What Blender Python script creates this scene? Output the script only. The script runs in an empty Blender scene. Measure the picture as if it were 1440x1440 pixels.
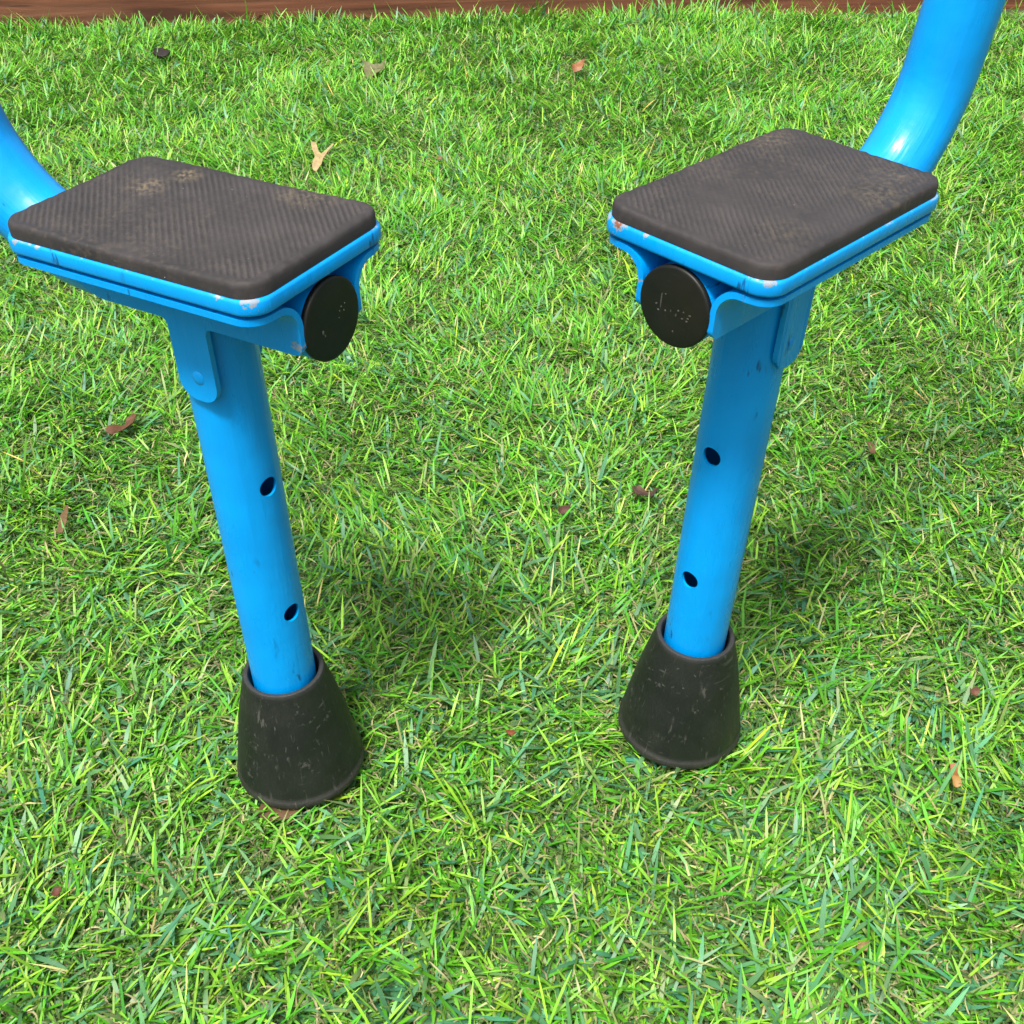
import bpy, bmesh, math, random
import numpy as np
from mathutils import Matrix, Vector, Euler
R = math.radians
rng = np.random.default_rng(11)
random.seed(5)
scene = bpy.context.scene
COL = scene.collection
MM = 0.001
GZ = -0.014                      # soil level; the feet press the blades down to z = 0

# ------------------------------------------------------------------ helpers
def link(o, parent=None):
    COL.objects.link(o)
    if parent is not None:
        o.parent = parent
    return o

def tag(o, label=None, cat=None, group=None, kind=None):
    if label: o['label'] = label
    if cat: o['category'] = cat
    if group: o['group'] = group
    if kind: o['kind'] = kind
    return o

def finish(me, angle=35):
    for p in me.polygons: p.use_smooth = True
    me.set_sharp_from_angle(angle=R(angle))

def mesh_obj(name, verts, faces, mat, parent=None, angle=35, tc=None):
    me = bpy.data.meshes.new(name)
    me.from_pydata([tuple(v) for v in verts], [], faces)
    me.update()
    bm = bmesh.new(); bm.from_mesh(me); bmesh.ops.recalc_face_normals(bm, faces=bm.faces[:]); bm.to_mesh(me); bm.free()
    if tc is not None:
        a = me.attributes.new('tc', 'FLOAT_VECTOR', 'POINT')
        a.data.foreach_set('vector', np.asarray(tc, dtype=np.float32).ravel())
    me.materials.append(mat)
    finish(me, angle)
    return link(bpy.data.objects.new(name, me), parent)

def tc_from_pos(me):
    n = len(me.vertices); co = np.empty(n*3, dtype=np.float32); me.vertices.foreach_get('co', co)
    a = me.attributes.new('tc', 'FLOAT_VECTOR', 'POINT'); a.data.foreach_set('vector', co)

def lathe(profile, n=96, closed=False):
    """profile of (r, z); returns verts, faces around local z"""
    V, F = [], []
    m = len(profile)
    for i in range(n):
        t = 2*math.pi*i/n
        for (r, z) in profile: V.append((r*math.cos(t), r*math.sin(t), z))
    last = m if closed else m-1
    for i in range(n):
        j = (i+1) % n
        for k in range(last):
            k2 = (k+1) % m
            F.append((i*m+k, j*m+k, j*m+k2, i*m+k2))
    return V, F

def rrect(a, b, r, n=10):
    pts = []
    for (sx, sy, t0) in ((1, 1, 0), (-1, 1, 90), (-1, -1, 180), (1, -1, 270)):
        for k in range(n+1):
            t = R(t0 + 90*k/n)
            pts.append((sx*(a-r)+r*math.cos(t), sy*(b-r)+r*math.sin(t)))
    return pts

def loft(rings, cap0=True, cap1=True):
    V, F = [], []
    m = len(rings[0])
    for rg in rings: V += list(rg)
    for i in range(len(rings)-1):
        for k in range(m):
            k2 = (k+1) % m
            F.append((i*m+k, i*m+k2, (i+1)*m+k2, (i+1)*m+k))
    if cap0: F.append(tuple(range(m))[::-1])
    if cap1: F.append(tuple((len(rings)-1)*m+k for k in range(m)))
    return V, F

# ------------------------------------------------------------------ materials
class NT:
    def __init__(s, name):
        s.m = bpy.data.materials.new(name); s.m.use_nodes = True
        s.t = s.m.node_tree; s.t.nodes.clear()
        s.out = s.n('ShaderNodeOutputMaterial')
    def n(s, typ, **kw):
        nd = s.t.nodes.new(typ)
        for k, v in kw.items():
            if k.startswith('_'): setattr(nd, k[1:], v)
            else:
                key = int(k[1:]) if k[0] == 'i' and k[1:].isdigit() else k.replace('__', ' ')
                s.set(nd.inputs[key], v)
        return nd
    def set(s, sock, v):
        if isinstance(v, bpy.types.NodeSocket): s.t.links.new(v, sock)
        elif isinstance(v, (tuple, list)) and len(v) == 3 and sock.type == 'RGBA': sock.default_value = (*v, 1)
        else: sock.default_value = v
    def math(s, op, a, b=0.0, c=None):
        nd = s.n('ShaderNodeMath', _operation=op, i0=a, i1=b)
        if c is not None: s.set(nd.inputs[2], c)
        return nd.outputs[0]
    def ramp(s, f, a, b, x0=0.0, x1=1.0):
        nd = s.n('ShaderNodeMapRange', _clamp=True, i0=f, i1=x0, i2=x1, i3=a, i4=b)
        return nd.outputs[0]
    def mix(s, f, a, b):
        nd = s.n('ShaderNodeMix', _data_type='RGBA')
        s.set(nd.inputs[0], f); s.set(nd.inputs[6], a); s.set(nd.inputs[7], b)
        return nd.outputs[2]
    def noise(s, vec, scale, detail=3, rough=.55, dist=0.0):
        nd = s.n('ShaderNodeTexNoise', Vector=vec, Scale=scale, Detail=detail, Roughness=rough, Distortion=dist)
        return nd.outputs[0]
    def mapv(s, vec, scale=(1, 1, 1), rot=(0, 0, 0), loc=(0, 0, 0)):
        return s.n('ShaderNodeMapping', Vector=vec, Scale=scale, Rotation=rot, Location=loc).outputs[0]
    def obj(s): return s.n('ShaderNodeTexCoord').outputs['Object']
    def sphere(s, vec, c, r0, r1):
        d = s.n('ShaderNodeVectorMath', _operation='DISTANCE', i0=vec, i1=c).outputs['Value']
        return s.ramp(d, 1.0, 0.0, r0, r1)
    def bsdf(s, **kw):
        b = s.n('ShaderNodeBsdfPrincipled', **kw)
        s.t.links.new(b.outputs[0], s.out.inputs[0]); return b
    def bump(s, h, strength=.3, dist=.001, normal=None):
        nd = s.n('ShaderNodeBump', Height=h, Strength=strength, Distance=dist)
        if normal is not None: s.set(nd.inputs['Normal'], normal)
        return nd.outputs[0]

BLUE = (0.0, 0.17, 0.52)
def paint(name, chips=(), edge=None, streak=1.0, attr=True):
    t = NT(name)
    v = t.n('ShaderNodeAttribute', _attribute_name='tc').outputs['Vector'] if attr else t.obj()
    big = t.noise(v, 22, 2)
    c = t.mix(t.ramp(big, 0, 1, .35, .7), (0.0, 0.245, 0.66), (0.0, 0.290, 0.74))
    # greyish rubbed film and small dark nicks
    sv = t.mapv(v, (1, 1, .22))
    nick = t.noise(sv, 170, 3, .6)
    reg = t.noise(v, 30, 2)
    m = t.math('MULTIPLY', t.ramp(nick, 0, 1, .635, .68), t.ramp(reg, 0, 1, .50, .58))
    c = t.mix(t.math('MULTIPLY', m, .75), c, (0.004, 0.04, 0.14))
    rough = t.ramp(t.noise(sv, 60, 4), .19, .46, .3, .75)
    # bare chips: pale primer with a rusty heart
    co = t.obj()
    jag = t.noise(co, 420, 4, .65)
    msk = None
    for (p, r, k) in chips:
        sp = t.sphere(co, p, 0.0, r*.72)
        f = t.math('ADD', sp, t.math('MULTIPLY', t.math('SUBTRACT', jag, .5), 1.3))
        mm = t.ramp(f, 0, 1, .62, .68)
        c = t.mix(mm, c, t.mix(t.ramp(f, 0, 1, .76, .9), (0.19, 0.24, 0.29), (0.17, 0.058, 0.026) if k == 'rust' else (0.24, 0.26, 0.28)))
        rough = t.math('MAXIMUM', rough, t.math('MULTIPLY', mm, .7))
    if edge is not None:             # rubbed line along the top of the rim (local z)
        z = t.n('ShaderNodeSeparateXYZ', Vector=co).outputs[2]
        e = t.ramp(z, 0, 1, edge-.0010, edge-.0001)
        ln = t.math('MULTIPLY', e, t.ramp(t.noise(co, 75, 5, .7), 0, 1, .58, .66))
        c = t.mix(t.math('MULTIPLY', ln, .8), c, (0.36, 0.40, 0.44))
    h = t.math('ADD', t.math('MULTIPLY', t.noise(t.mapv(v, (1, 1, .10)), 190, 3), streak), t.math('MULTIPLY', t.noise(v, 60, 2), .8))
    nb = t.bump(h, .6, .0009)
    t.bsdf(Base__Color=c, Roughness=rough, Normal=nb, Specular__IOR__Level=.38)
    return t.m

def rubber_pad(name, sgn, spots):
    t = NT(name); co = t.obj()
    fine = t.noise(co, 300, 4, .65); mid = t.noise(co, 34, 4, .6); big = t.noise(co, 13, 2)
    c = t.mix(t.ramp(mid, 0, 1, .35, .7), (0.019, 0.0172, 0.0176), (0.032, 0.0280, 0.0278))
    rb = t.n('ShaderNodeAttribute', _attribute_name='rib').outputs['Fac']
    c = t.mix(t.math('MULTIPLY', rb, t.ramp(t.noise(co, 50, 4), .25, .8, .3, .7)), c, (0.056, 0.049, 0.048))
    # ground-in dust
    d = t.math('MULTIPLY', t.ramp(fine, 0, 1, .50, .68), t.ramp(big, .10, .75, .42, .66))
    c = t.mix(t.math('MULTIPLY', d, .7), c, (0.075, 0.057, 0.042))
    for (p, r, s) in spots:
        f = t.math('MULTIPLY', t.sphere(co, p, .001, r), t.ramp(fine, 0, 1, .42, .62))
        c = t.mix(t.math('MULTIPLY', f, s), c, (0.20, 0.155, 0.09))
    sp = t.ramp(t.noise(co, 520, 2, .5), 0, 1, .77, .80)
    c = t.mix(t.math('MULTIPLY', sp, .8), c, (0.34, 0.32, 0.30))
    t.bsdf(Base__Color=c, Roughness=t.ramp(mid, .62, .85), Normal=t.bump(t.noise(co, 900, 3), .35, .0003), Specular__IOR__Level=.35)
    return t.m

def rubber_foot_mat():
    t = NT('scuffed_rubber'); co = t.obj()
    z = t.n('ShaderNodeSeparateXYZ', Vector=co).outputs[2]
    c = t.mix(t.ramp(t.noise(co, 30, 4), 0, 1, .35, .7), (0.0050, 0.0066, 0.0052), (0.0095, 0.0112, 0.0090))
    # fine scratches and flecks in several directions
    for (rot, sc, n0, th, amt) in (((.3, .5, .2), (1, 1, .10), 300, .625, .55), ((.2, 1.2, .9), (1, .10, 1), 260, .625, .5), ((1.0, .1, 1.9), (1, 1, .09), 340, .63, .5),
                                   ((.6, .9, 2.6), (.12, 1, 1), 210, .64, .45), ((0, 0, 0), (1, 1, 1), 330, .67, .6)):
        f = t.ramp(t.noise(t.mapv(co, sc, rot), n0, 3, .6, .4), 0, 1, th, th+.05)
        f = t.math('MULTIPLY', f, t.ramp(t.noise(t.mapv(co, (1, 1, 1), rot), 42, 3), 0, 1, .46, .60))
        c = t.mix(t.math('MULTIPLY', f, amt), c, (0.085, 0.082, 0.074))
    haze = t.ramp(t.noise(t.mapv(co, (1, 1, .6)), 48, 5, .7), 0, .35, .5, .78)
    c = t.mix(haze, c, (0.027, 0.026, 0.023))
    dust = t.math('MULTIPLY', t.ramp(z, 1, 0, .003, .010), t.ramp(t.noise(co, 90, 4), .35, 1, .35, .65))
    c = t.mix(t.math('MULTIPLY', dust, .75), c, (0.042, 0.039, 0.033))
    top = t.ramp(z, 0, .7, .0805, .0835)
    c = t.mix(top, c, (0.030, 0.030, 0.029))
    t.bsdf(Base__Color=c, Roughness=t.ramp(t.noise(co, 60, 3), .42, .68), Normal=t.bump(t.noise(t.mapv(co, (1, 1, .5)), 110, 5, .65), .55, .0011), Specular__IOR__Level=.42)
    return t.m

def cap_mat():
    t = NT('black_plastic'); co = t.obj()
    c = t.mix(t.ramp(t.noise(co, 60, 4), 0, 1, .4, .7), (0.0045, 0.0055, 0.0040), (0.0085, 0.0085, 0.0062))
    c = t.mix(t.math('MULTIPLY', t.ramp(t.noise(co, 380, 4, .6), 0, 1, .66, .74), .5), c, (0.035, 0.031, 0.025))
    c = t.mix(t.math('MULTIPLY', t.ramp(t.noise(co, 25, 3), 0, 1, .52, .7), .4), c, (0.017, 0.013, 0.008))
    t.bsdf(Base__Color=c, Roughness=t.ramp(t.noise(co, 90, 3), .38, .6), Normal=t.bump(t.noise(co, 250, 4), .3, .0003), Specular__IOR__Level=.3)
    return t.m

def plain(name, c, rough=.6, var=.25, scale=60):
    t = NT(name); co = t.obj()
    n = t.noise(co, scale, 4)
    col = t.mix(t.ramp(n, 0, 1, .3, .7), tuple(x*(1-var) for x in c), tuple(min(1, x*(1+var)) for x in c))
    t.bsdf(Base__Color=col, Roughness=rough, Normal=t.bump(n, .3, .001))
    return t.m

def blade_mat(name, rough, spec, trans):
    t = NT(name)
    at = t.n('ShaderNodeAttribute', _attribute_name='Col')
    vein = t.math('SINE', t.math('MULTIPLY', at.outputs['Alpha'], 21.0))
    c = t.n('ShaderNodeVectorMath', _operation='SCALE', i0=at.outputs['Color'], Scale=t.math('MULTIPLY_ADD', vein, .16, 1.0)).outputs[0]
    b = t.n('ShaderNodeBsdfPrincipled', Base__Color=c, Roughness=rough, Specular__IOR__Level=spec)
    tr = t.n('ShaderNodeBsdfTranslucent', Color=c)
    mx = t.n('ShaderNodeMixShader', i0=trans)
    t.t.links.new(b.outputs[0], mx.inputs[1]); t.t.links.new(tr.outputs[0], mx.inputs[2])
    t.t.links.new(mx.outputs[0], t.out.inputs[0])
    return t.m

M_tube = paint('brushed_blue_paint')
M_foot = rubber_foot_mat()
M_cap = cap_mat()
M_mark = plain('worn_emboss', (0.045, 0.042, 0.035), .6)

# ------------------------------------------------------------------ camera (solved from the photograph)
cam = bpy.data.cameras.new('camera'); camo = link(bpy.data.objects.new('camera', cam))
PITCH, ROLL, H, FPX = 37.87, 0.39, 594.29*MM, 1661.32
cam.sensor_fit = 'HORIZONTAL'; cam.sensor_width = 36; cam.lens = 36*FPX/1440
cam.clip_start = .01; cam.clip_end = 200
camo.matrix_world = Matrix.Translation((0, 0, H)) @ Matrix.Rotation(R(90-PITCH), 4, 'X') @ Matrix.Rotation(R(-ROLL), 4, 'Z')
scene.camera = camo

def ground_at(px, py, z=0.0):
    """where the photograph's pixel meets the level z (measuring aid for the fallen leaves)"""
    x, y = (px-720)/FPX, (720-py)/FPX
    r = R(-ROLL); x, y = math.cos(r)*x-math.sin(r)*y, math.sin(r)*x+math.cos(r)*y
    t = R(PITCH)
    D = Vector((x, math.cos(t)+y*math.sin(t), -math.sin(t)+y*math.cos(t)))
    return Vector((0, 0, H)) + D*((z-H)/D.z)

# ------------------------------------------------------------------ stilts
RT = 19.0*MM                                   # tube radius
ZC = 336.5*MM                                  # height of the foot-rest tube's centre line
ZR = 365.2*MM                                  # top of the steel plate
A, B = 76.3*MM, 48.3*MM                        # half plate
CX = -1.3*MM
PC = .0115                                     # plate corner radius

def tube_leg(parent, az):
    prof = [(RT, .012), (RT, ZC+.004), (RT-.0016, ZC+.004), (RT-.0016, .012)]
    # dense rings so that the drilled holes cut cleanly
    V, F = lathe(prof, 96, closed=True)
    me = bpy.data.meshes.new('leg'); me.from_pydata(V, [], F); me.update()
    bm = bmesh.new(); bm.from_mesh(me); bmesh.ops.recalc_face_normals(bm, faces=bm.faces[:]); bm.to_mesh(me); bm.free()
    o = link(bpy.data.objects.new('leg', me))
    cutters = []
    for z in (226.5*MM, 138.3*MM):
        n = 40; r = 5.6*MM
        ring = lambda x: [Vector((x, r*math.cos(2*math.pi*k/n), z+r*math.sin(2*math.pi*k/n))) for k in range(n)]
        V, F = loft([ring(-.03), ring(.03)])
        rot = Matrix.Rotation(R(az), 3, 'Z')
        cm = bpy.data.meshes.new('cut'); cm.from_pydata([rot @ v for v in V], [], F)
        bm = bmesh.new(); bm.from_mesh(cm); bmesh.ops.recalc_face_normals(bm, faces=bm.faces[:]); bm.to_mesh(cm); bm.free()
        co = link(bpy.data.objects.new('cut', cm)); cutters.append(co)
        md = o.modifiers.new('b', 'BOOLEAN'); md.operation = 'DIFFERENCE'; md.object = co; md.solver = 'EXACT'
    dg = bpy.context.evaluated_depsgraph_get()
    me2 = bpy.data.meshes.new_from_object(o.evaluated_get(dg))
    o.modifiers.clear(); o.data = me2; me2.name = 'leg'
    for c in cutters: bpy.data.objects.remove(c)
    me2.materials.clear(); me2.materials.append(M_tube)
    tc_from_pos(me2); finish(me2, 35)
    o.parent = parent
    return o

def handle_tube(parent, tilt, length):
    s0, Rb, phi, rt = 63.6*MM, 70.6*MM, R(88.5), 19.3*MM
    s_start = 71.3*MM
    L = s_start+s0+Rb*phi+length
    pts = []
    ds = np.concatenate([np.linspace(0, s_start+s0, 12), s_start+s0+np.linspace(0, Rb*phi, 40)[1:], s_start+s0+Rb*phi+np.linspace(0, length, 14)[1:]])
    V, T, F = [], [], []
    n = 64; ct, st = math.cos(R(tilt)), math.sin(R(tilt))
    for s in ds:
        if s <= s_start+s0: x, h, a = s_start-s, 0, 0
        else:
            q = s-s_start-s0; a = min(q/Rb, phi); e = max(0, q-Rb*phi)
            x = -s0-Rb*math.sin(a)-e*math.cos(a); h = Rb*(1-math.cos(a))+e*math.sin(a)
        for k in range(n):
            t = 2*math.pi*k/n
            u, w = rt*math.cos(t), rt*math.sin(t)          # u across, w outward of the bend
            px, ph = x+w*-math.sin(a)*1, h-w*math.cos(a)
            V.append((px, u*ct+ph*st, ZC-u*st+ph*ct)); T.append((u, w, s))
    m = len(ds)
    for i in range(m-1):
        for k in range(n):
            k2 = (k+1) % n
            F.append((i*n+k, i*n+k2, (i+1)*n+k2, (i+1)*n+k))
    F.append(tuple(range(n))); F.append(tuple((m-1)*n+k for k in range(n)))
    return mesh_obj('handle_tube', V, F, M_tube, parent, 40, T)

def end_cap(parent, marks):
    r = 19.6*MM
    prof = [(.0001, .0036), (r*.5, .0036), (r*.93, .0035), (r-.0005, .0033), (r, .0027), (r, .0006), (r-.0005, 0), (r-.003, 0)]
    V, F = lathe(prof, 64)
    # lathe about z -> about x
    x0 = 71.2*MM
    V = [(x0+z, x, ZC+y) for (x, y, z) in V]
    o = mesh_obj('end_cap', V, F, M_cap, parent, 40)
    VV, FF = [], []
    for (y, z, ry, rz) in marks:           # worn raised lettering, long since unreadable
        n = 8; b = len(VV)
        for sc, dx in ((1, 0.0), (.7, .0005)):
            for k in range(n):
                t = 2*math.pi*k/n
                VV.append((x0+.0033+dx, y*MM+ry*MM*sc*math.cos(t), ZC+z*MM+rz*MM*sc*math.sin(t)))
        for k in range(n): FF.append((b+k, b+(k+1) % n, b+n+(k+1) % n, b+n+k))
        FF.append(tuple(b+n+k for k in range(n)))
    mesh_obj('raised_lettering', VV, FF, M_mark, o, 60)
    return o

def foot_plate(parent, mat):
    h = 7.6*MM; b = .0016
    rings = []
    for (ins, z) in ((.004, -h), (.0012, -h), (.0003, -h+.0006), (0, -h+.0016), (0, -b), (.0004, -.0005), (.0011, 0), (.004, 0)):
        rings.append([(CX+x, y, ZR+z) for (x, y) in rrect(A-ins, B-ins, PC-ins*.6)])
    V, F = loft(rings)
    return mesh_obj('foot_plate', V, F, mat, parent, 50, V)

def tread_pad(parent, mat, sgn, seed):
    """ribbed rubber: diagonal ridges modelled, edges rolled over"""
    a, b, rc, h = A-1.0*MM, B-1.0*MM, .0125, 7.6*MM
    rr = .0024
    r2 = np.random.default_rng(seed)
    nx, ny = 300, 190
    xs, ys = np.linspace(-1, 1, nx+1), np.linspace(-1, 1, ny+1)
    X, Y = np.meshgrid(xs*a, ys*b, indexing='ij')
    # pull the square grid into the rounded rectangle
    ax, ay = np.abs(X), np.abs(Y)
    cx, cy = np.clip(ax-(a-rc), 0, None), np.clip(ay-(b-rc), 0, None)
    m = np.maximum(cx, cy); d = np.hypot(cx, cy)
    k = np.where(d > 0, m/np.maximum(d, 1e-9), 1)
    PX = np.sign(X)*np.where(ax > a-rc, (a-rc)+cx*k, ax); PY = np.sign(Y)*np.where(ay > b-rc, (b-rc)+cy*k, ay)
    # distance to the outline
    e = np.minimum(a-np.abs(PX), b-np.abs(PY))
    qx, qy = np.clip(np.abs(PX)-(a-rc), 0, None), np.clip(np.abs(PY)-(b-rc), 0, None)
    both = (qx > 0) & (qy > 0)
    e = np.where(both, rc-np.hypot(qx, qy), e); e = np.clip(e, 0, None)
    roll = np.where(e < rr, rr-np.sqrt(np.clip(rr*rr-(rr-e)**2, 0, None)), 0)
    u = (PX+sgn*PY)/math.sqrt(2); v = (PX-sgn*PY)/math.sqrt(2)
    rib = 0.5+0.5*np.cos(2*np.pi*u/2.75e-3+.15*np.sin(v*90))
    bead = 0.5+0.5*np.cos(2*np.pi*v/1.7e-3)
    fade = np.clip((e-.003)/.004, 0, 1)
    wear = np.zeros_like(PX)
    for _ in range(26):
        fx, fy, ph = r2.normal(0, 70), r2.normal(0, 70), r2.uniform(0, 6.28)
        wear += np.sin(PX*fx+PY*fy+ph)
    wear = np.clip((.78 if sgn > 0 else .48)+wear/9, .15, 1)
    Z = ZR+h-roll-fade*.0007*(1-rib**.7)*wear-fade*.00022*(1-bead)*wear
    rough = np.zeros_like(PX)
    for _ in range(40):
        fx, fy, ph = r2.normal(0, 520), r2.normal(0, 520), r2.uniform(0, 6.28)
        rough += np.sin(PX*fx+PY*fy+ph)
    Z += .000035*rough
    # soft dents and a sag
    Z += .0003*np.sin(PX*45+1)*np.cos(PY*60)
    Z -= .0006*np.clip(1-e/.012, 0, 1)
    V = np.stack([PX+CX, PY, Z], -1).reshape(-1, 3).tolist()
    idx = lambda i, j: i*(ny+1)+j
    F = [(idx(i, j), idx(i+1, j), idx(i+1, j+1), idx(i, j+1)) for i in range(nx) for j in range(ny)]
    loop = [idx(i, 0) for i in range(nx)]+[idx(nx, j) for j in range(ny)]+[idx(i, ny) for i in range(nx, 0, -1)]+[idx(0, j) for j in range(ny, 0, -1)]
    base = len(V)
    for q in loop: V.append((V[q][0], V[q][1], ZR+.0002))
    nl = len(loop)
    for k in range(nl):
        k2 = (k+1) % nl
        F.append((loop[k], base+k, base+k2, loop[k2]))
    o = mesh_obj('tread_pad', V, F, mat, parent, 60)
    at = o.data.attributes.new('rib', 'FLOAT', 'POINT')
    vals = np.zeros(len(V), dtype=np.float32); vals[:base] = (fade*rib*wear).ravel()
    at.data.foreach_set('value', vals)
    return o

def bracket(parent, mat, ztab, tabs):
    """pressed steel saddle: flange under the plate, rolled down each side of the tube, a tab down each side of the leg"""
    zf = ZR-7.6*MM-.0004-.0028          # underside sheet of the flange
    yw = RT+.0016
    rho = .0125
    zarc = zf-rho
    xb, xf = -70*MM, 74.2*MM
    zb_side = ZC-8.8*MM
    rtab = .0100
    def zbot(x, xt, wt):
        z = zb_side
        if x < xb+.024: z = zb_side+(1-max(0, (x-xb)/.024))**2*.012
        if x > xf-.006: d = x-(xf-.006); z = zb_side+.006-math.sqrt(max(0, .006**2-d*d))
        d = abs(x-xt)
        if d <= wt:
            zt = ztab
            if d > wt-rtab: q = d-(wt-rtab); zt = ztab+rtab-math.sqrt(max(0, rtab**2-q*q))
            z = min(z, zt)
        else:                            # small fillet in the corner between wall and tab
            q = d-wt
            if q < .004: z = min(z, zb_side-(.004-math.sqrt(max(0, .004**2-(.004-q)**2))))
        return z
    xs = set(np.linspace(CX-A+.0015, CX+A-.0012, 110).tolist())
    for e in [q for (c, w_) in tabs for q in (c-w_, c+w_)]:
        for k in range(9): xs.add(e+(k-4)*.0007)
        xs.add(e-.00005); xs.add(e+.00005)
    for (c, w_) in tabs:
        for k in range(12): xs.add(c-w_+rtab*(1-math.cos(k/11*math.pi/2))); xs.add(c+w_-rtab*(1-math.cos(k/11*math.pi/2)))
    xs = sorted(x for x in xs)
    V, F = [], []
    for side, (xt, wt) in zip((-1, 1), tabs):
        base = len(V); n_arc, n_w, n_f = 9, 8, 3
        m = n_f+n_arc+n_w
        for x in xs:
            rc = .012
            yo = B-.0008
            e = min(x-(CX-A+.0015), (CX+A-.0012)-x)
            if e < rc: yo -= rc-math.sqrt(max(0, rc*rc-(rc-e)**2))
            col = []
            y1 = yw+rho
            for k in range(n_f): col.append((max(yo, y1)+(y1-max(yo, y1))*k/n_f, zf))
            wall = xb <= x <= xf
            amax = math.pi/2 if wall else max(.15, math.pi/2-abs(x-(xb if x < xb else xf))/.004)
            for k in range(n_arc):
                t = amax*k/(n_arc-1)
                col.append((y1-rho*math.sin(t), zf-rho*(1-math.cos(t))))
            zl = col[-1][1]
            zb = zbot(x, xt, wt) if wall else zl-.0004
            for k in range(1, n_w+1): col.append((col[n_f+n_arc-1][0], zl+(min(zb, zl-.0003)-zl)*k/n_w))
            for (y, z) in col: V.append((x, side*y, z))
        for i in range(len(xs)-1):
            for k in range(m-1):
                F.append((base+i*m+k, base+(i+1)*m+k, base+(i+1)*m+k+1, base+i*m+k+1))
    o = mesh_obj('saddle_bracket', V, F, mat, parent, 50)
    md = o.modifiers.new('s', 'SOLIDIFY'); md.thickness = .0030; md.offset = 0
    dg = bpy.context.evaluated_depsgraph_get()
    me = bpy.data.meshes.new_from_object(o.evaluated_get(dg)); o.modifiers.clear(); o.data = me
    bv = bmesh.new(); bv.from_mesh(me)
    bmesh.ops.remove_doubles(bv, verts=bv.verts[:], dist=1e-6); bv.to_mesh(me); bv.free()
    tc_from_pos(me); finish(me, 50)
    # spot weld dimple low on each tab
    for side, (xt, wt) in zip((-1, 1), tabs):
        V, F = lathe([(.0001, .0010), (.0018, .0009), (.0034, .0004), (.0042, -.0002)], 24)
        V = [(xt+.001+x, side*(yw+.0014+z), ztab+.013+y) for (x, y, z) in V]
        mesh_obj('weld_dimple', V, F, mat, o, 60, V)
    return o

def rubber_foot(parent):
    prof = [(.0001, .0), (.030, 0), (.0385, .0), (.0396, .0006), (.0404, .0020), (.0404, .0046), (.0399, .0058), (.0391, .0068), (.0388, .0085),
            (.0386, .013), (.0368, .024), (.0340, .040), (.0306, .057), (.0275, .070), (.0252, .0785), (.0247, .0815), (.0240, .0830), (.0228, .0834),
            (.0216, .0830), (.0210, .0818), (.0204, .078), (.0199, .070), (.0196, .052)]
    V, F = lathe(prof, 96)
    r2 = random.Random(3)
    return mesh_obj('rubber_foot', V, F, M_foot, parent, 45)

def stilt(name, bx, by, yaw, lx, ly, tilt, az, plate_mat, pad_mat, sgn, marks, brk_mat, label, xt):
    e = link(bpy.data.objects.new(name, None)); e.empty_display_size = .05
    Mx = Matrix.Rotation(R(lx), 4, 'X') @ Matrix.Rotation(R(ly), 4, 'Y') @ Matrix.Rotation(R(yaw), 4, 'Z')
    e.matrix_world = Matrix.Translation((bx*MM, by*MM, 0)) @ Mx
    tag(e, label, 'stilt', 'pair of blue walking stilts')
    tube_leg(e, az); rubber_foot(e); handle_tube(e, tilt, .52); end_cap(e, marks)
    foot_plate(e, plate_mat); tread_pad(e, pad_mat, sgn, 7 if sgn > 0 else 8); bracket(e, brk_mat, *xt)
    return e

chipsL = [((CX+A-.006, -B+.004, ZR), .014, 'grey'), ((CX+A-.020, -B, ZR), .006, 'grey'), ((CX-A+.012, -B, ZR), .007, 'grey'), ((CX-A+.026, -B, ZR), .006, 'grey')]
chipsR = [((CX+A, -B+.012, ZR), .016, 'rust'), ((CX+A-.003, -B+.003, ZR), .010, 'grey'), ((CX+A-.005, B-.005, ZR), .012, 'grey'), ((CX+A-.0, -B+.028, ZR), .007, 'grey')]
PL = paint('chipped_blue_paint', chipsL, ZR); PR = paint('rust_chipped_blue_paint', chipsR, ZR)
BL = paint('bracket_blue_paint', [((.071, -.0206, ZC-.004), .010, 'grey'), ((.068, .0206, ZC), .008, 'rust')])
BR = paint('rusty_bracket_paint', [((.071, -.0206, ZC+.004), .011, 'rust'), ((.070, .034, ZR-.011), .010, 'grey'), ((.058, -.03, ZR-.014), .012, 'rust'), ((.06, .03, ZR-.014), .014, 'rust')])
padL = rubber_pad('ribbed_rubber', 1, [((-.042, .014, ZR+.006), .013, .6), ((-.034, .034, ZR+.006), .010, .65), ((.035, .044, ZR+.006), .022, .45)])
padR = rubber_pad('worn_ribbed_rubber', -1, [((-.03, .034, ZR+.006), .022, .28), ((-.058, .03, ZR+.006), .016, .25), ((-.05, -.042, ZR+.006), .02, .3), ((.04, .03, ZR+.006), .02, .15)])
marksL = [(-8, -3, .9, 1.6), (-7, -5, .5, .9), (5, 2, .5, .5), (6.5, 3.5, .6, .6), (8, 1, .5, .7), (9, 4, .5, .5), (4, -1, .4, .4)]
marksR = [(-7, 1, .45, 5.0), (-9.5, -1.5, .7, .6), (-8, -4, .9, .5), (-4, -3, .7, .6), (-1, -2, .35, .9), (3, -.4, .8, .6), (2, -3, .5, 1.0),
          (6, 0, .6, .5), (9.5, -.5, .8, .6), (8.6, -2.2, .8, .5), (8.2, -3.8, .8, .6), (5.6, -3.4, .7, .5), (1.5, -11.5, .5, .6), (-5, 5, .5, .5)]
S1 = stilt('stilt', -136.93, 504.41, 329.62, -.67, -1.17, -7.9, -8, PL, padL, 1, marksL, BL,
           'left blue stilt, crisply ribbed black tread, handle tube curving out of the left edge', (ZC-.0510, ((.0042, .0118), (-.003, .0102))))
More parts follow.
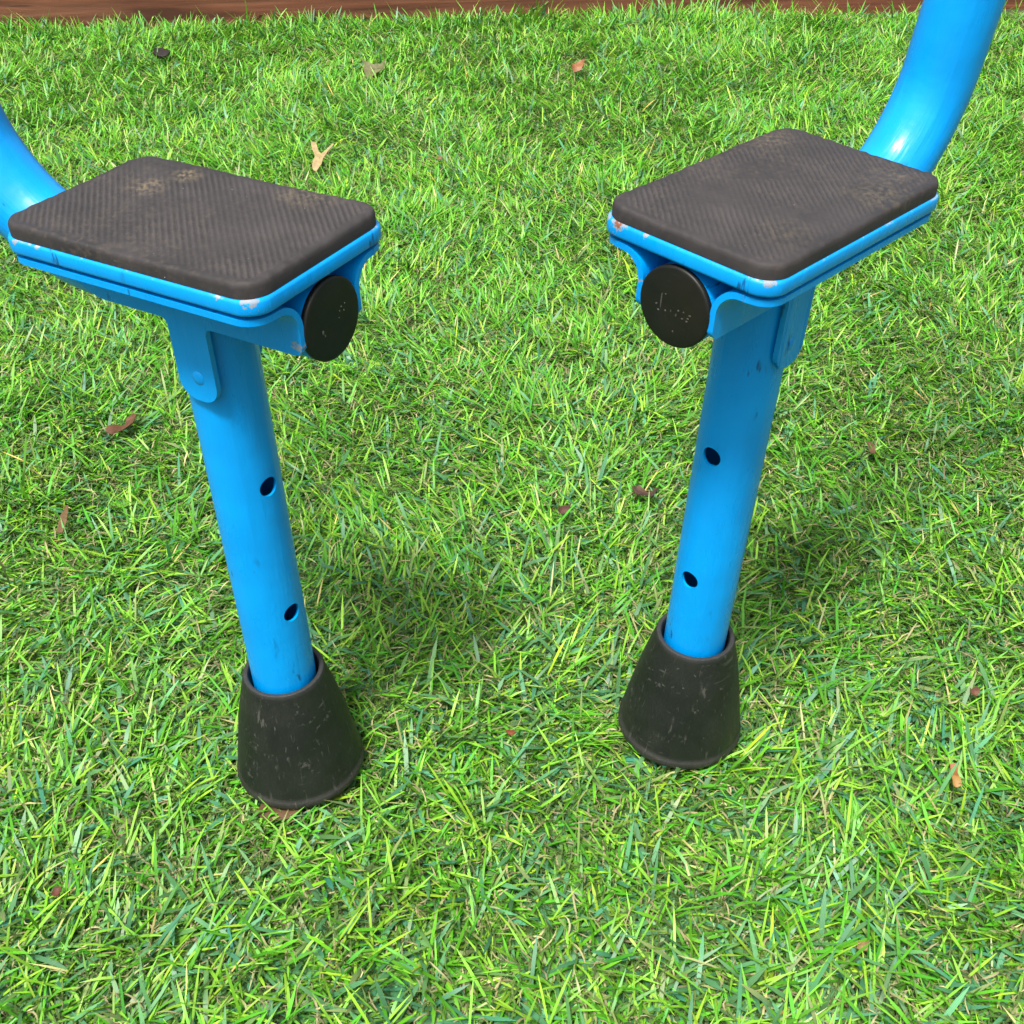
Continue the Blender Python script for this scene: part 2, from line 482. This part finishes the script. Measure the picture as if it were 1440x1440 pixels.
S2 = stilt('stilt', 109.91, 534.14, -134.15, .24, 2.68, 3.6, 0, PR, padR, -1, marksR, BR,
           'right blue stilt, rust spot on its plate corner, handle tube rising at upper right', (ZC-.052, ((-.002, .0108), (-.002, .0115))))
FEET = [(-.13693, .50441), (.10991, .53414)]

# ------------------------------------------------------------------ ground
def ground_mat():
    t = NT('thatchy_soil'); co = t.obj()
    c = t.mix(t.ramp(t.noise(co, 160, 5, .65), 0, 1, .35, .65), (0.014, 0.026, 0.005), (0.060, 0.068, 0.022))
    t.bsdf(Base__Color=c, Roughness=.95, Normal=t.bump(t.noise(co, 300, 4), .8, .004))
    return t.m
g = mesh_obj('ground', [(-40, -20, GZ), (40, -20, GZ), (40, 60, GZ), (-40, 60, GZ)], [(0, 1, 2, 3)], ground_mat())
tag(g, kind='structure')

# ------------------------------------------------------------------ timber edging board
def wood_mat():
    t = NT('stained_timber'); co = t.obj()
    wv = t.noise(t.mapv(co, (.06, 1, 1)), 60, 5, .6, .6)
    c = t.mix(t.ramp(wv, 0, 1, .32, .68), (0.060, 0.017, 0.008), (0.200, 0.066, 0.032))
    c = t.mix(t.ramp(t.noise(t.mapv(co, (.12, 1, 1)), 22, 3), 0, .55, .5, .7), c, (0.23, 0.095, 0.054))
    c = t.mix(t.ramp(t.noise(t.mapv(co, (.03, 1, 1)), 190, 2), 0, .85, .66, .72), c, (0.03, 0.010, 0.006))
    t.bsdf(Base__Color=c, Roughness=.6, Normal=t.bump(wv, .6, .002))
    return t.m
BY0, BSL = 2.205, .078
def board():
    bm = bmesh.new()
    bmesh.ops.create_cube(bm, size=1, matrix=Matrix.Diagonal((3.6, .05, .20, 1)))
    bmesh.ops.bevel(bm, geom=bm.edges[:], offset=.004, segments=3, affect='EDGES')
    me = bpy.data.meshes.new('timber_board'); bm.to_mesh(me); bm.free(); me.materials.append(wood_mat()); finish(me)
    o = link(bpy.data.objects.new('timber_board', me))
    o.location = (0, BY0+.025, GZ+.095); o.rotation_euler = (0, 0, math.atan(BSL))
    tag(o, 'reddish brown stained timber edging board along the far side of the lawn', 'board')
board()

# ------------------------------------------------------------------ grass
def lay_field(x, y):
    """slow drift of the direction the blades lie in, and of how lush they are"""
    a = 1.2*np.sin(3.1*x+1.7*y+.4)+1.1*np.sin(-2.3*x+4.1*y+2.0)+.9*np.sin(7.5*x-5.2*y)+.7*np.sin(11*x+9*y+1)
    l = .5+.16*np.sin(6.1*x+2.2*y+1)+.16*np.sin(-4.7*x+7.3*y)+.18*np.sin(13*x-9*y+2)+.16*np.sin(17*x+21*y)+.12*np.sin(41*x-33*y+.7)
    return a, np.clip(l, 0, 1)

def scatter(dens_in, dens_out):
    """points over the lawn: dense where the photograph looks, thinner around it"""
    x0, x1, y0, y1 = -1.7, 1.7, .05, BY0-.004
    n = int((x1-x0)*(y1-y0)*dens_in)
    x = rng.uniform(x0, x1, n); y = rng.uniform(y0, y1, n)
    half = .20+.455*y
    ins = (np.abs(x) < half) & (y > .26)
    keep = ins | (rng.random(n) < dens_out/dens_in)
    keep &= y < BY0+BSL*x-.006
    return x[keep], y[keep]

def ribbons(name, px, py, pz, az, L, w, th0, kap, twist, col, tipcol, mat, seg=4, curl=None, blunt=.25):
    n = len(px)
    t = np.linspace(0, 1, seg+1)
    P = np.zeros((n, seg+1, 3)); P[:, 0] = np.stack([px, py, pz], -1)
    azs = az[:, None]+(curl[:, None]*t[None] if curl is not None else 0)
    for i in range(seg):
        tm = (t[i]+t[i+1])/2
        th = th0+kap*tm
        a = azs[:, i] if curl is not None else az
        d = np.stack([np.sin(th)*np.cos(a), np.sin(th)*np.sin(a), np.cos(th)], -1)
        P[:, i+1] = P[:, i]+d*(L/seg)[:, None]
    # blades do not sink into the soil
    P[:, 1:, 2] = np.maximum(P[:, 1:, 2], GZ+.0015)
    # blades beside or under a rubber foot are pressed flat
    for (fx, fy) in FEET:
        dd = np.hypot(P[..., 0]-fx, P[..., 1]-fy)
        near = (dd < .0425) & (P[..., 2] < .09)
        P[..., 2] = np.where(near, np.minimum(P[..., 2], -.0015), P[..., 2])
    side = az[:, None]+np.pi/2+twist[:, None]*(t[None]-.2)
    S = np.stack([np.cos(side), np.sin(side), .35*np.sin(twist[:, None]*t[None]*1.5)], -1)
    prof = np.where(t < 1-blunt, .75+.25*np.sin(np.pi*np.minimum(1, t/(1-blunt))), np.clip((1-t)/blunt, .12, 1))
    W = (w[:, None]*prof[None]*.5)[..., None]
    V = np.stack([P-S*W, P+S*W], 2).reshape(n, -1, 3)
    m = 2*(seg+1)
    q = np.array([[2*i, 2*i+1, 2*i+3, 2*i+2] for i in range(seg)])
    F = (np.arange(n)[:, None, None]*m+q[None]).reshape(-1, 4)
    C = col[:, None, :]*(1-t[None, :, None]**1.5)+tipcol[:, None, :]*t[None, :, None]**1.5
    C = np.repeat(C, 2, 1)
    C = np.concatenate([C, np.tile(np.arange(m)[None, :, None] % 2, (n, 1, 1))], -1)   # alpha runs across the blade
    me = bpy.data.meshes.new(name)
    me.vertices.add(n*m); me.vertices.foreach_set('co', V.astype(np.float32).ravel())
    me.loops.add(F.size); me.loops.foreach_set('vertex_index', F.astype(np.int32).ravel())
    me.polygons.add(len(F)); me.polygons.foreach_set('loop_start', (np.arange(len(F))*4).astype(np.int32))
    me.polygons.foreach_set('use_smooth', np.ones(len(F), dtype=bool))
    a = me.attributes.new('Col', 'FLOAT_COLOR', 'POINT'); a.data.foreach_set('color', C.astype(np.float32).ravel())
    me.update(calc_edges=True)
    me.materials.append(mat)
    return link(bpy.data.objects.new(name, me))

def clump(x, y, seed, wl):
    """patchy random field, about -1 to 1, features near wl metres"""
    r2 = np.random.default_rng(seed); f = np.zeros_like(x)
    for _ in range(14):
        k = 2*np.pi/wl*r2.uniform(.6, 1.5); a = r2.uniform(0, 2*np.pi)
        f += np.sin(k*(x*np.cos(a)+y*np.sin(a))+r2.uniform(0, 6.28))
    return f/3.2

def blades():
    tx, ty = scatter(20000, 8000)              # tufts
    keep = clump(tx, ty, 3, .035) < .62+.5*rng.random(len(tx))
    tx, ty = tx[keep], ty[keep]
    nb = 6
    n = len(tx)*nb
    x = np.repeat(tx, nb)+rng.normal(0, .0030, n); y = np.repeat(ty, nb)+rng.normal(0, .0030, n)
    y = np.minimum(y, BY0+BSL*x-.004)
    lay, lush = lay_field(x, y)
    lush = np.clip(.5+.5*(lush-.5)+.22*clump(x, y, 9, .16), 0, 1)
    taz = np.repeat(rng.uniform(0, 2*np.pi, len(tx)), nb)
    az = np.where(rng.random(n) < .36, lay*1.8+rng.normal(0, .6, n), taz+rng.normal(0, .7, n))
    far = np.clip((y-.8)/1.2, 0, 1)
    typ = rng.random(n)+.10*clump(x, y, 21, .07)+.16*(np.clip(y, .3, 1.5)-.75)
    isC = typ < .30                            # wide matt blue-green
    isA = (typ >= .30) & (typ < .66)           # thin yellow-green
    isS = rng.random(n) > .975                 # straw
    L = rng.uniform(.018, .042, n)*(.85+.3*lush)*(1+.10*far)
    w = np.where(isC, rng.uniform(.0017, .0031, n), np.where(isA, rng.uniform(.0010, .0018, n), rng.uniform(.0012, .0021, n)))
    w = np.where(isS, .0013, w)*(1+.12*far)
    th0 = np.clip(rng.normal(1.12, .32, n)-.16*(lush-.5), .02, 1.5)
    th0 = np.where(isC, th0+.18, th0)
    edge = np.clip(1-(BY0+BSL*x-y)/.10, 0, 1)
    th0 *= 1-.62*edge*rng.random(n)
    L = L*(1+(.35+.8*np.clip(clump(x, y, 31, .12), 0, 1))*edge*rng.random(n))
    kap = rng.gamma(1.6, .24, n)*np.where(rng.random(n) < .2, 2.2, 1)
    twist = rng.normal(0, .55, n)
    br = rng.lognormal(0, .20, n)[:, None]
    cA = np.array([.186, .420, .030]); cB = np.array([.072, .290, .012]); cC = np.array([.072, .220, .082]); cS = np.array([.36, .38, .15])
    col = np.where(isC[:, None], cC, np.where(isA[:, None], cA, cB)); col = np.where(isS[:, None], cS, col)
    col = col*br
    hue = rng.normal(-.03, .15, n)
    col[:, 0] *= np.exp(hue); col[:, 2] *= np.exp(-hue*1.2)
    tip = col*np.array([1.30, 1.15, 1.15])
    dry = rng.random(n) < .07
    tip = np.where(dry[:, None], np.array([.26, .28, .10]), tip)
    col = np.clip(col, 0, .8); tip = np.clip(tip, 0, .8)
    o = ribbons('grass', x, y, np.full(n, GZ), az, L, w, th0, kap, twist, col*.85, tip, blade_mat('grass_blades', .45, .40, .25))
    tag(o, 'short mixed green lawn grass, fine bright and wider blue green blades', 'grass', kind='stuff')

def thatch():
    x, y = scatter(60000, 20000)
    n = len(x)
    c1 = np.array([.24, .215, .105]); c2 = np.array([.065, .105, .022]); c3 = np.array([.05, .105, .014])
    k = rng.random(n)[:, None]
    col = np.where(k < .30, c1, np.where(k < .75, c2, c3))*rng.lognormal(0, .28, n)[:, None]
    o = ribbons('dry_thatch', x, y, GZ+rng.uniform(0, .009, n), rng.uniform(0, 6.28, n), rng.uniform(.010, .022, n), rng.uniform(.0007, .0013, n),
                rng.uniform(.3, 1.1, n), rng.uniform(.5, 2.2, n), rng.normal(0, 1, n), col, col*1.1, blade_mat('thatch_fibre', .7, .3, .15),
                seg=5, curl=rng.normal(0, 3.2, n), blunt=.12)
    tag(o, 'curly beige dead fibres tangled at the base of the green grass', 'thatch', kind='stuff')
blades(); thatch()

# ------------------------------------------------------------------ fallen leaves and scraps
def leaf(name, px, py, pts, c, label, cat, z=.006, size=1.0, rot=0, cup=.12, tilt=(0, 0), rough=.6, thick=.0006, c2=None):
    """outline in mm (x right, y away), bent and given thickness"""
    bm = bmesh.new()
    vs = [bm.verts.new((x*MM*size, y*MM*size, 0)) for (x, y) in pts]
    bm.faces.new(vs)
    bmesh.ops.triangulate(bm, faces=bm.faces[:])
    bmesh.ops.subdivide_edges(bm, edges=bm.edges[:], cuts=2, use_grid_fill=True)
    ext = max(max(abs(x), abs(y)) for x, y in pts)*MM*size
    r2 = random.Random(int(px*7+py))
    p1, p2 = r2.uniform(0, 6), r2.uniform(0, 6)
    for v in bm.verts:
        q = v.co.copy()
        v.co.z += cup*ext*(2.2*(q.x/ext)**2-.4+.35*math.sin(4*q.y/ext+p1)+.25*math.sin(6*q.x/ext+p2))
    bmesh.ops.recalc_face_normals(bm, faces=bm.faces[:])
    r = bmesh.ops.extrude_face_region(bm, geom=bm.faces[:])
    for v in [q for q in r['geom'] if isinstance(q, bmesh.types.BMVert)]: v.co.z += thick
    bmesh.ops.recalc_face_normals(bm, faces=bm.faces[:])
    me = bpy.data.meshes.new(name); bm.to_mesh(me); bm.free()
    t = NT(name+'_tissue'); co = t.obj(); c = tuple(v*.42 for v in c); c2 = None if c2 is None else tuple(v*.42 for v in c2)
    n1 = t.noise(co, 160, 4, .6)
    col = t.mix(t.ramp(n1, 0, 1, .35, .68), tuple(v*.7 for v in c), tuple(min(1, v*1.15) for v in c))
    if c2 is not None: col = t.mix(t.ramp(t.noise(co, 70, 3), 0, 1, .48, .58), col, c2)
    t.bsdf(Base__Color=col, Roughness=rough, Normal=t.bump(n1, .5, .0008))
    me.materials.append(t.m); finish(me, 60)
    o = link(bpy.data.objects.new(name, me))
    o.location = ground_at(px, py, z); o.rotation_euler = (R(tilt[0]), R(tilt[1]), R(rot))
    tag(o, label, cat)
    return o

TAN, ORG, BRN, RED, OLV = (.74, .54, .24), (.42, .15, .03), (.17, .075, .035), (.13, .05, .03), (.25, .24, .085)
leaf('forked_scrap', 447, 221, [(-4, -24), (0, -25), (6, -13), (7, -3), (5, 3), (12, 12), (20, 24), (17, 25), (9, 16), (3, 10), (-1, 16), (-5, 30), (-12, 31), (-10, 20), (-4, 3), (-6, -6), (-6, -18)],
     TAN, 'pale tan Y shaped dry scrap lying on the grass behind the left stilt', 'dry leaf', z=.012, cup=.10, tilt=(18, 0))
leaf('dry_leaf', 524, 98, [(-22, 22), (-15, 12), (-16, 0), (-8, -22), (-2, -24), (6, -10), (20, 4), (22, 22), (12, 14), (2, 14), (-10, 20)],
     OLV, 'dull olive ragged leaf on the grass near the timber board', 'dry leaf', size=.9, z=.010, cup=.12, tilt=(22, 0))
leaf('dry_leaf', 812, 93, [(-12, -8), (-6, -14), (6, -10), (13, 2), (14, 14), (6, 14), (-4, 8), (-10, 2)],
     (.50, .19, .06), 'small orange leaf on the far grass between the two stilts', 'dry leaf', z=.012, cup=.2, tilt=(30, 0), size=.8)
leaf('bark_scrap', 228, 77, [(-12, -8), (-2, -12), (8, -9), (13, 2), (7, 11), (-5, 12), (-13, 5)],
     (.022, .009, .007), 'dark brown bark scrap in the grass at upper left near the board', 'bark', z=.006, cup=.08, thick=.005, tilt=(15, 10))
leaf('dry_leaf', 173, 596, [(-11, -16), (-6, -17), (2, -8), (8, 2), (9, 14), (4, 19), (-1, 12), (0, 4), (-6, -4), (-11, -10)],
     (.24, .095, .035), 'curled rusty brown leaf in the grass left of the left stilt leg', 'dry leaf', z=.006, cup=.25)
leaf('dry_leaf', 905, 691, [(-10, 4), (-8, -5), (0, -6), (7, -9), (12, -6), (10, 0), (3, 2), (-3, 8)],
     (.19, .095, .05), 'shrivelled purplish brown leaf just left of the right stilt leg', 'dry leaf', z=.006, cup=.3, c2=(.10, .05, .04))
leaf('dry_leaf', 793, 716, [(-5, -4), (0, -6), (5, -2), (6, 4), (1, 6), (-4, 4)],
     (.17, .07, .04), 'tiny brown leaf fragment in the open grass midway between the legs', 'leaf fragment', z=.006, cup=.3)
leaf('orange_petal', 1342, 1090, [(-3, -9), (0, -10), (4, -9), (3, 2), (5, 8), (3, 10), (-1, 10), (-2, 2)],
     (.50, .155, .018), 'bright orange petal standing in the grass at lower right', 'petal', z=.008, cup=.2, c2=(.55, .30, .06), tilt=(12, 0), size=.8)
leaf('straw_stalk', 89, 730, [(-3, -16), (2, -16), (3, -4), (2, 8), (0, 20), (-2, 20), (-3, 4)],
     (.30, .17, .06), 'upright tan straw stalk in the grass below the left tread plate', 'straw', z=.006, cup=.1, rot=6)
leaf('leaf_fragment', 618, 222, [(-5, -5), (3, -6), (6, 0), (3, 6), (-4, 5)],
     (.40, .20, .09), 'tiny peach coloured leaf fragment right of the tan Y shaped scrap', 'leaf fragment', z=.010, size=.72, cup=.2)
leaf('leaf_fragment', 717, 1030, [(-4, 1), (-2, -2), (3, -3), (5, -2), (3, 2), (-1, 3)],
     (.34, .075, .02), 'tiny red orange fragment in the grass between the two rubber feet', 'leaf fragment', z=.007, size=.72, cup=.2)
leaf('leaf_fragment', 1225, 628, [(-3, -9), (2, -9), (3, 2), (1, 10), (-2, 8)],
     (.27, .14, .06), 'small tan leaf fragment in the grass right of the right stilt leg', 'leaf fragment', z=.007, cup=.2)
leaf('leaf_fragment', 1370, 972, [(-5, -4), (1, -6), (5, -1), (4, 5), (-3, 5)],
     (.25, .10, .05), 'small reddish fragment in the grass above the orange petal', 'leaf fragment', z=.005, size=.72, cup=.3)
leaf('dry_leaf', 392, 1141, [(-14, -3), (-6, -7), (6, -6), (14, -2), (12, 6), (-10, 7)],
     (.20, .10, .04), 'brown leaf edge showing from under the front of the left rubber foot', 'dry leaf', z=-.003, cup=.06)
leaf('leaf_fragment', 80, 1254, [(-3, -4), (3, -4), (4, 3), (0, 5), (-3, 3)],
     (.23, .075, .035), 'small rusty fragment in the grass at the lower left corner', 'leaf fragment', z=.006, size=.72, cup=.3)
leaf('leaf_fragment', 1212, 1330, [(-5, -3), (3, -4), (6, 2), (-2, 4)],
     (.45, .30, .10), 'small yellowish fragment in the grass at the lower right corner', 'leaf fragment', z=.005, size=.72, cup=.3)

# ------------------------------------------------------------------ light
SUN_AZ, SUN_EL = R(26), R(66)                  # light comes over the viewer's left shoulder
trav = Vector((math.sin(SUN_AZ)*math.cos(SUN_EL), math.cos(SUN_AZ)*math.cos(SUN_EL), -math.sin(SUN_EL)))
sd = bpy.data.lights.new('sun', 'SUN'); sd.energy = 1.5; sd.angle = R(10); sd.color = (1, .97, .925)
so = link(bpy.data.objects.new('sun', sd)); so.rotation_euler = trav.to_track_quat('-Z', 'Y').to_euler(); so.location = (-1, -1, 3)
w = bpy.data.worlds.new('World'); scene.world = w; w.use_nodes = True
nt = w.node_tree; bg = nt.nodes['Background']
sky = nt.nodes.new('ShaderNodeTexSky'); sky.sky_type = 'NISHITA'; sky.sun_disc = False
sky.sun_elevation = SUN_EL
sv = -trav
sky.sun_rotation = math.atan2(sv.x, sv.y)
sky.air_density = 1.0; sky.dust_density = 6.0; sky.ozone_density = 1.0
hs = nt.nodes.new('ShaderNodeHueSaturation'); hs.inputs['Saturation'].default_value = .35
nt.links.new(sky.outputs[0], hs.inputs['Color']); nt.links.new(hs.outputs[0], bg.inputs[0])
bg.inputs[1].default_value = .052
vs_ = scene.view_settings
vs_.view_transform = 'Standard'; vs_.look = 'None'; vs_.gamma = 1; vs_.exposure = 2.0
try: vs_.use_curve_mapping = False
except Exception: pass
scene.cycles.max_bounces = 8
